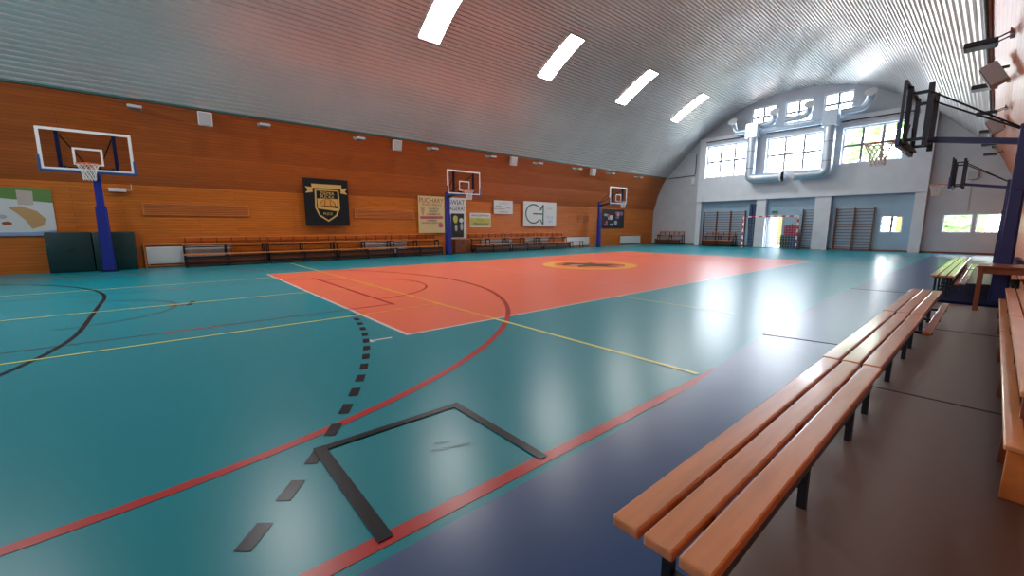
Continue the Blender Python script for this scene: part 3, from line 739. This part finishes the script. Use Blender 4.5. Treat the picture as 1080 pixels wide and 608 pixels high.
def speaker(loc, rz, label, case, cloth, tilt):
    t = thing('loudspeaker', label, 'loudspeaker', loc, rz, 'loudspeakers under the vault edge')
    m = MB(); bm = bmesh.new(); bmesh.ops.create_cube(bm, size=1)
    for v in bm.verts: v.co = (.20+v.co.x*.26*(1), v.co.y*(.40 if v.co.x > 0 else .28), -.02+v.co.z*.44)
    bmesh.ops.bevel(bm, geom=bm.edges[:], offset=.012, segments=2, affect='EDGES'); m.take(bm, 0, Matrix.Rotation(tilt, 4, 'Y')); m.build('cabinet', case, t)
    m = MB(); bm = bmesh.new(); bmesh.ops.create_cube(bm, size=1)
    for v in bm.verts: v.co = (.335+v.co.x*.02, v.co.y*.34, -.02+v.co.z*.38)
    m.take(bm, 0, Matrix.Rotation(tilt, 4, 'Y')); m.build('grille', cloth, t)
    m = MB(); m.beam((-.03,0,0),(.12,0,0), .05,.05); m.build('bracket', STEELD, t)
    return t
sp = None
for k, (y, d_) in enumerate(((-.78,'nearest the viewer'),(6.0,'above the cream poster'),(12.75,'above the small white sponsor board'),(19.6,'above the farthest stand'))):
    lb = 'light grey loudspeaker high on the orange left wall, '+d_
    if sp is None: sp = speaker((wallx(4.95)+.09, y, 4.98), 0, lb, WPAINT, GREYP, .15)
    else: dup(sp, None, (wallx(4.95)+.09, y, 4.98), 0, lb)
sq = speaker((xr-.05, 11.2, 4.62), PI, 'brown fronted loudspeaker on the right wall between two dark floodlight slabs, the nearer one', GREYP, BROWNB, .5)
dup(sq, None, (xr-.05, 17.9, 4.62), PI, 'brown fronted loudspeaker on the right wall, the farther one')

# ------------------------------------------------------------------ end wall: ducts, bars, goal
def bend(a, b, c, r, n=7):
    a, b, c = Vector(a), Vector(b), Vector(c); u = (a-b).normalized()*r; w = (c-b).normalized()*r
    return [tuple(b+u*(1-t)**2+w*t**2) for t in [i/n for i in range(n+1)]]
yd = 28.18
def duct(label, x, xe, loc_group='air ducts on the end wall'):
    t = thing('air_duct', label, 'air duct', (x, yd, 4.45), 0, loc_group)
    sg = 1 if xe > x else -1
    m = MB(); m.tube([(0,0,2.9)]+bend((0,0,2.9),(0,0,.12),(sg*2,0,.12),.35)+[(xe-x,0,.12)], .30, 20); m.build('riser', GALV, t, True)
    for z in (.8, 1.9): m = MB(); m.tube([(0,0,z-.02),(0,0,z+.02)], .315, 20); m.build('joint_ring', FRAMEG, t, True)
    m = MB(); m.tube([(xe-x-sg*.12,0,.12),(xe-x,0,.12)], [.31,.33], 20); m.build('outlet_collar', WHITE, t, True)
    m = MB(); m.bbox(-.36,.36,-.34,.36,2.75,3.65,.01); m.build('plenum_box', GALV, t)
    m = MB(); m.box(-.05,.05,.29,.44,1.2,1.26); m.build('wall_bracket', STEELD, t)
duct('left galvanised duct dropping between the left and middle big windows and turning right', -6.38, -4.45)
duct('right galvanised duct dropping between the middle and right big windows and turning left', -2.2, -3.8)
def branch(label, pts, mouth, n=1):
    t = thing('duct_branch', label, 'air duct', pts[0], 0, 'duct branches near the top of the end wall')
    P0 = Vector(pts[0]); m = MB(); path = [tuple(Vector(p)-P0) for p in pts]
    full_ = [path[0]]
    for a, b, c in zip(path, path[1:], path[2:]): full_ += bend(a, b, c, .25)
    full_.append(path[-1]); m.tube(full_, .17, 16); m.build('pipe', GALV, t, True)
    e = Vector(path[-1]); d = (e-Vector(path[-2])).normalized(); m = MB(); m.tube([tuple(e-d*.04), tuple(e+d*.1)], [.2,.29], 20); m.build('nozzle', WHITE, t, True)
branch('duct branch curving up at the left end, beside the left small window', [(-6.76,28.3,7.75),(-7.55,28.3,7.72),(-7.65,28.25,8.25),(-7.65,28.05,8.4)], 1)
branch('duct branch with a round nozzle in front of the left small window', [(-6.0,28.3,7.95),(-5.3,28.3,8.0),(-5.15,28.25,8.4),(-5.15,28.05,8.55)], 1)
branch('duct branch with a round nozzle between the middle and right small windows', [(-4.6,28.3,8.03),(-3.5,28.3,8.05),(-3.3,28.25,8.45),(-3.3,28.05,8.6)], 1)
branch('duct branch with a round nozzle right of the right small window', [(-1.78,28.3,7.95),(-.75,28.3,7.95),(-.5,28.25,8.5),(-.5,28.05,8.65)], 1)
t = thing('long_duct', 'long horizontal galvanised duct linking the two duct boxes on the end wall', 'air duct', (-6.01,28.4,7.58)); m = MB(); m.tube([(0,0,0),(3.43,0,0)], .15, 16); m.build('pipe', GALV, t, True)
for x in (1.0, 2.3): m = MB(); m.box(x-.02,x+.02,.1,.34,-.02,.02); m.build('hanger', STEELD, t)
def rail(x0, x1, label):
    t = thing('blind_rail', label, 'rail', (x0,28.57,7.45), 0, 'rails above the big windows')
    m = MB(); m.tube([(0,0,0),(x1-x0,0,0)], .03, 8); m.build('tube', STEELD, t, True)
    m = MB(); m.box(.2,.26,.0,.128,-.03,.03); m.box(x1-x0-.26,x1-x0-.2,0,.128,-.03,.03); m.build('bracket', STEELD, t)
    m = MB(); m.bbox(0,x1-x0,.035,.128,-.16,-.06,.01); m.build('cover_board', PAINTG, t)
rail(-9.6,-6.85,'dark rail above the left big window'); rail(-5.7,-2.6,'dark rail above the middle big window'); rail(-1.75,1.5,'dark rail above the right big window')

def bars(n, x0, label, W=.98, H=2.5, y=28.98):
    t = thing('wall_bars', label, 'wall bars', (x0,y,0), 0, 'wooden wall bars')
    for k in range(n+1): m = MB(); m.bbox(k*W-.025,k*W+.025,-.10,.03,.01,H,.005); m.build('upright', DWOOD, t)
    for k in range(n):
        m = MB()
        for r in range(14):
            z = .18+r*(H-.26)/13; m.tube([(k*W+.02,-.05,z),((k+1)*W-.02,-.05,z)], .018, 8)
        m.build('rungs', DWOOD, t, True)
bars(3, -9.6, 'three section wooden wall bars under the left big window, left of the goal', .96)
bars(1, -3.3, 'single section wooden wall bars behind the right goal post', .75)
bars(2, -1.62, 'two section wooden wall bars right of the third pilaster', .88)

# handball goal
t = thing('handball_goal', 'red and white handball goal in front of the end wall door', 'goal', (-6.15,27.2,0))
def striped(a, b, nm, w=.08, n=10):
    m = MB(); a, b = Vector(a), Vector(b)
    for k in range(n): m.beam(a.lerp(b,k/n), a.lerp(b,(k+1)/n), w, w, k % 2)
    m.build(nm, [REDP, WPAINT], t)
striped((0,0,0),(0,0,2.08),'goal_post'); striped((3.08,0,0),(3.08,0,2.08),'goal_post'); striped((.04,0,2.04),(3.04,0,2.04),'crossbar', n=14)
m = MB()
for x in (0,3.08): m.tube([(x,0,2.05),(x,.8,2.05),(x,1.0,.03),(x,0,.03)], .016, 6)
m.tube([(0,1.0,.03),(3.08,1.0,.03)], .016, 6); m.build('back_frame', STEELD, t)
m = MB(); 
for k in range(22): x = k*3.08/21; m.tube([(x,.8,2.04),(x,.98,.04)], .004, 4)
for k in range(14): z = .05+k*.152; yy = .98-.18*(z/2.05); m.tube([(0,yy,z),(3.08,yy,z)], .004, 4)
m.build('net', NET, t)

t = thing('padded_column', 'dark blue padded column left of the second pilaster, beside the goal post', 'padding', (-6.42,28.78,0)); 
for dx in (0,.2): m = MB(); m.bbox(dx,dx+.17,0,.2,.003,2.95,.02); m.build('pad', BLUEM, t)
t = thing('standing_mat', 'green and blue mat standing on edge by the end wall, inside the goal', 'mat', (-4.35,28.6,0))
m = MB(); m.bbox(0,.5,0,.2,.003,.86,.02); m.build('green_pad', GREENM, t); m = MB(); m.bbox(.51,1.0,0,.2,.003,.86,.02); m.build('blue_pad', BLUEM, t)
t = thing('red_board', 'crimson square board standing on the green and blue mat', 'board', (-4.2,28.68,.865))
m = MB(); m.bbox(0,.82,0,.05,0,.62,.02); m.build('face', mat('crimson cloth', (.32,.01,.06), .7), t); m = MB(); m.box(.38,.44,.0,.05,.62,.72); m.build('hook', DARK, t)
t = thing('exit_sign', 'small green sign above the open door', 'sign', (-5.1,28.96,2.28)); m = MB(); m.bbox(0,.34,0,.04,0,.16,.005); m.build('plate', GOALP, t)
# conduits in the corner of the end wall
t = thing('conduit', 'dark metal conduit on the end wall above the far left corner', 'conduit', (-12.7,29.05,5.2))
m = MB(); m.tube([(0,0,0),(2.15,0,.05),(2.2,0,.3),(2.2,0,1.6)], .025, 6); m.build('pipe', STEELD, t)
t = thing('wall_box', 'small grey box on the end wall above the right low windows', 'electrical box', (3.55,28.98,3.75)); m = MB(); m.bbox(0,.35,0,.12,0,.4,.01); m.build('casing', GREYP, t)
m = MB(); m.tube([(.17,.1,0),(.17,.1,-1.6)], .012, 6); m.build('cable', GREYP, t)
t = thing('wall_box', 'small pale box on the end wall left of the ledge', 'electrical box', (-10.75,28.98,4.6)); m = MB(); m.bbox(0,.25,0,.12,0,.5,.01); m.build('casing', PAINT, t)
m = MB(); m.tube([(.12,.1,.5),(.12,.1,.62)], .012, 6); m.build('cable', GREYP, t)

# ------------------------------------------------------------------ outside
g = MB(); g.poly([(-120,29.4,-.15),(120,29.4,-.15),(120,200,-.15),(-120,200,-.15)]); g.poly([(-120,-120,-.16),(120,-120,-.16),(120,29.4,-.16),(-120,29.4,-.16)]); struct('ground', g, GRASS, label='pale paving outside the hall')
def tree(label, x, y, h, r, seed):
    rnd = random.Random(seed); t = thing('tree', label, 'tree', (x,y,-.15), 0, 'trees outside the hall')
    m = MB(); m.tube([(0,0,0),(.1,0,h*.3),(0,.1,h*.7)], [.25,.2,.08], 8); m.build('trunk', BARK, t, True)
    m = MB()
    for k in range(260):
        a, b, c = rnd.uniform(-1,1), rnd.uniform(-1,1), rnd.uniform(-1,1)
        if a*a+b*b+c*c > 1: continue
        P = Vector((a*r, b*r, h*.62+c*h*.36)); bm = bmesh.new(); bmesh.ops.create_icosphere(bm, subdivisions=1, radius=rnd.uniform(.3,.62))
        M = Matrix.Translation(P) @ Matrix.Rotation(rnd.uniform(0,3),4,'X') @ Matrix.Diagonal((1,rnd.uniform(.5,1),rnd.uniform(.35,.8),1)); m.take(bm, 0, M)
    m.build('crown', FOL, t)
tree('leafy tree outside, behind the left part of the right big window', -2.2, 44, 15, 4.4, 1)
tree('leafy tree outside, behind the right part of the right big window', 1.0, 62, 19, 4.0, 2)
tree('small leafy tree outside the low right windows', 3.2, 36, 4.6, 1.6, 3)
tree('leafy tree outside beyond the middle big window', -9.5, 70, 15, 3.2, 4)
t = thing('house', 'ochre rendered house outside the low windows', 'building', (0,47,-.15))
m = MB(); m.box(-1,4.2,0,6,0,4.5); m.build('wall', STUCCO, t); m = MB(); m.poly([(-1.3,-.3,4.5),(4.5,-.3,4.5),(4.5,3,6.5),(-1.3,3,6.5)]); m.poly([(-1.3,6.3,4.5),(4.5,6.3,4.5),(4.5,3,6.5),(-1.3,3,6.5)][::-1]); m.build('roof', ROOFM, t)
m = MB(); m.box(1.0,1.9,-.02,.05,1.2,2.4); m.build('window', INK, t)
t = thing('house', 'ochre rendered outbuilding seen through the open door', 'building', (-12.5,38,-.15))
m = MB(); m.box(0,6,0,4,0,3.2); m.build('wall', STUCCO, t); m = MB(); m.poly([(-.3,-.3,3.2),(6.3,-.3,3.2),(6.3,2,4.4),(-.3,2,4.4)]); m.poly([(-.3,4.3,3.2),(6.3,4.3,3.2),(6.3,2,4.4),(-.3,2,4.4)][::-1]); m.build('roof', ROOFM, t)

# ------------------------------------------------------------------ world, camera
W = bpy.data.worlds.new('sky'); S.world = W; W.use_nodes = True; nt = W.node_tree; bg = nt.nodes['Background']
tc = nt.nodes.new('ShaderNodeTexCoord'); sp_ = nt.nodes.new('ShaderNodeSeparateXYZ'); nt.links.new(tc.outputs['Generated'], sp_.inputs[0])
rp = nt.nodes.new('ShaderNodeValToRGB'); nt.links.new(sp_.outputs['Z'], rp.inputs['Fac'])
rp.color_ramp.elements[0].position = 0; rp.color_ramp.elements[0].color = (.95,.97,1,1); rp.color_ramp.elements[1].position = .8; rp.color_ramp.elements[1].color = (.62,.78,1,1)
nt.links.new(rp.outputs[0], bg.inputs['Color'])
mr = nt.nodes.new('ShaderNodeMapRange'); mr.inputs['From Min'].default_value = -.6; mr.inputs['From Max'].default_value = .8; mr.inputs['To Min'].default_value = 7.5; mr.inputs['To Max'].default_value = 14.5
nt.links.new(sp_.outputs['Y'], mr.inputs['Value']); nt.links.new(mr.outputs[0], bg.inputs['Strength'])   # sky raised toward the far windows, added to strengthen the floor glare
f, yaw, pitch_ = 432.206, .8633, -.14753
cam = bpy.data.cameras.new('camera'); co = bpy.data.objects.new('camera', cam); COL.objects.link(co)
cam.sensor_width = 36; cam.lens = f/1080*36; cam.clip_start = .02; cam.clip_end = 400
cy, sy_, cp, sp2 = math.cos(yaw), math.sin(yaw), math.cos(pitch_), math.sin(pitch_)
Fv = Vector((-sy_*cp, cy*cp, sp2)); Rv = Vector((cy, sy_, 0)); Uv = Rv.cross(Fv)
M = Matrix((Rv, Uv, -Fv)).transposed().to_4x4(); M.translation = Vector((4.775, -2.3148, 1.3705)); co.matrix_world = M
S.camera = co
S.cycles.max_bounces = 8; S.cycles.diffuse_bounces = 5; S.cycles.glossy_bounces = 4; S.cycles.transparent_max_bounces = 12
S.cycles.sample_clamp_indirect = 6; S.cycles.use_denoising = True; S.cycles.caustics_reflective = False; S.cycles.caustics_refractive = False
vs = S.view_settings; vs.view_transform = 'Standard'; vs.look = 'None'; vs.gamma = 1; vs.use_curve_mapping = False; vs.exposure = 1.0
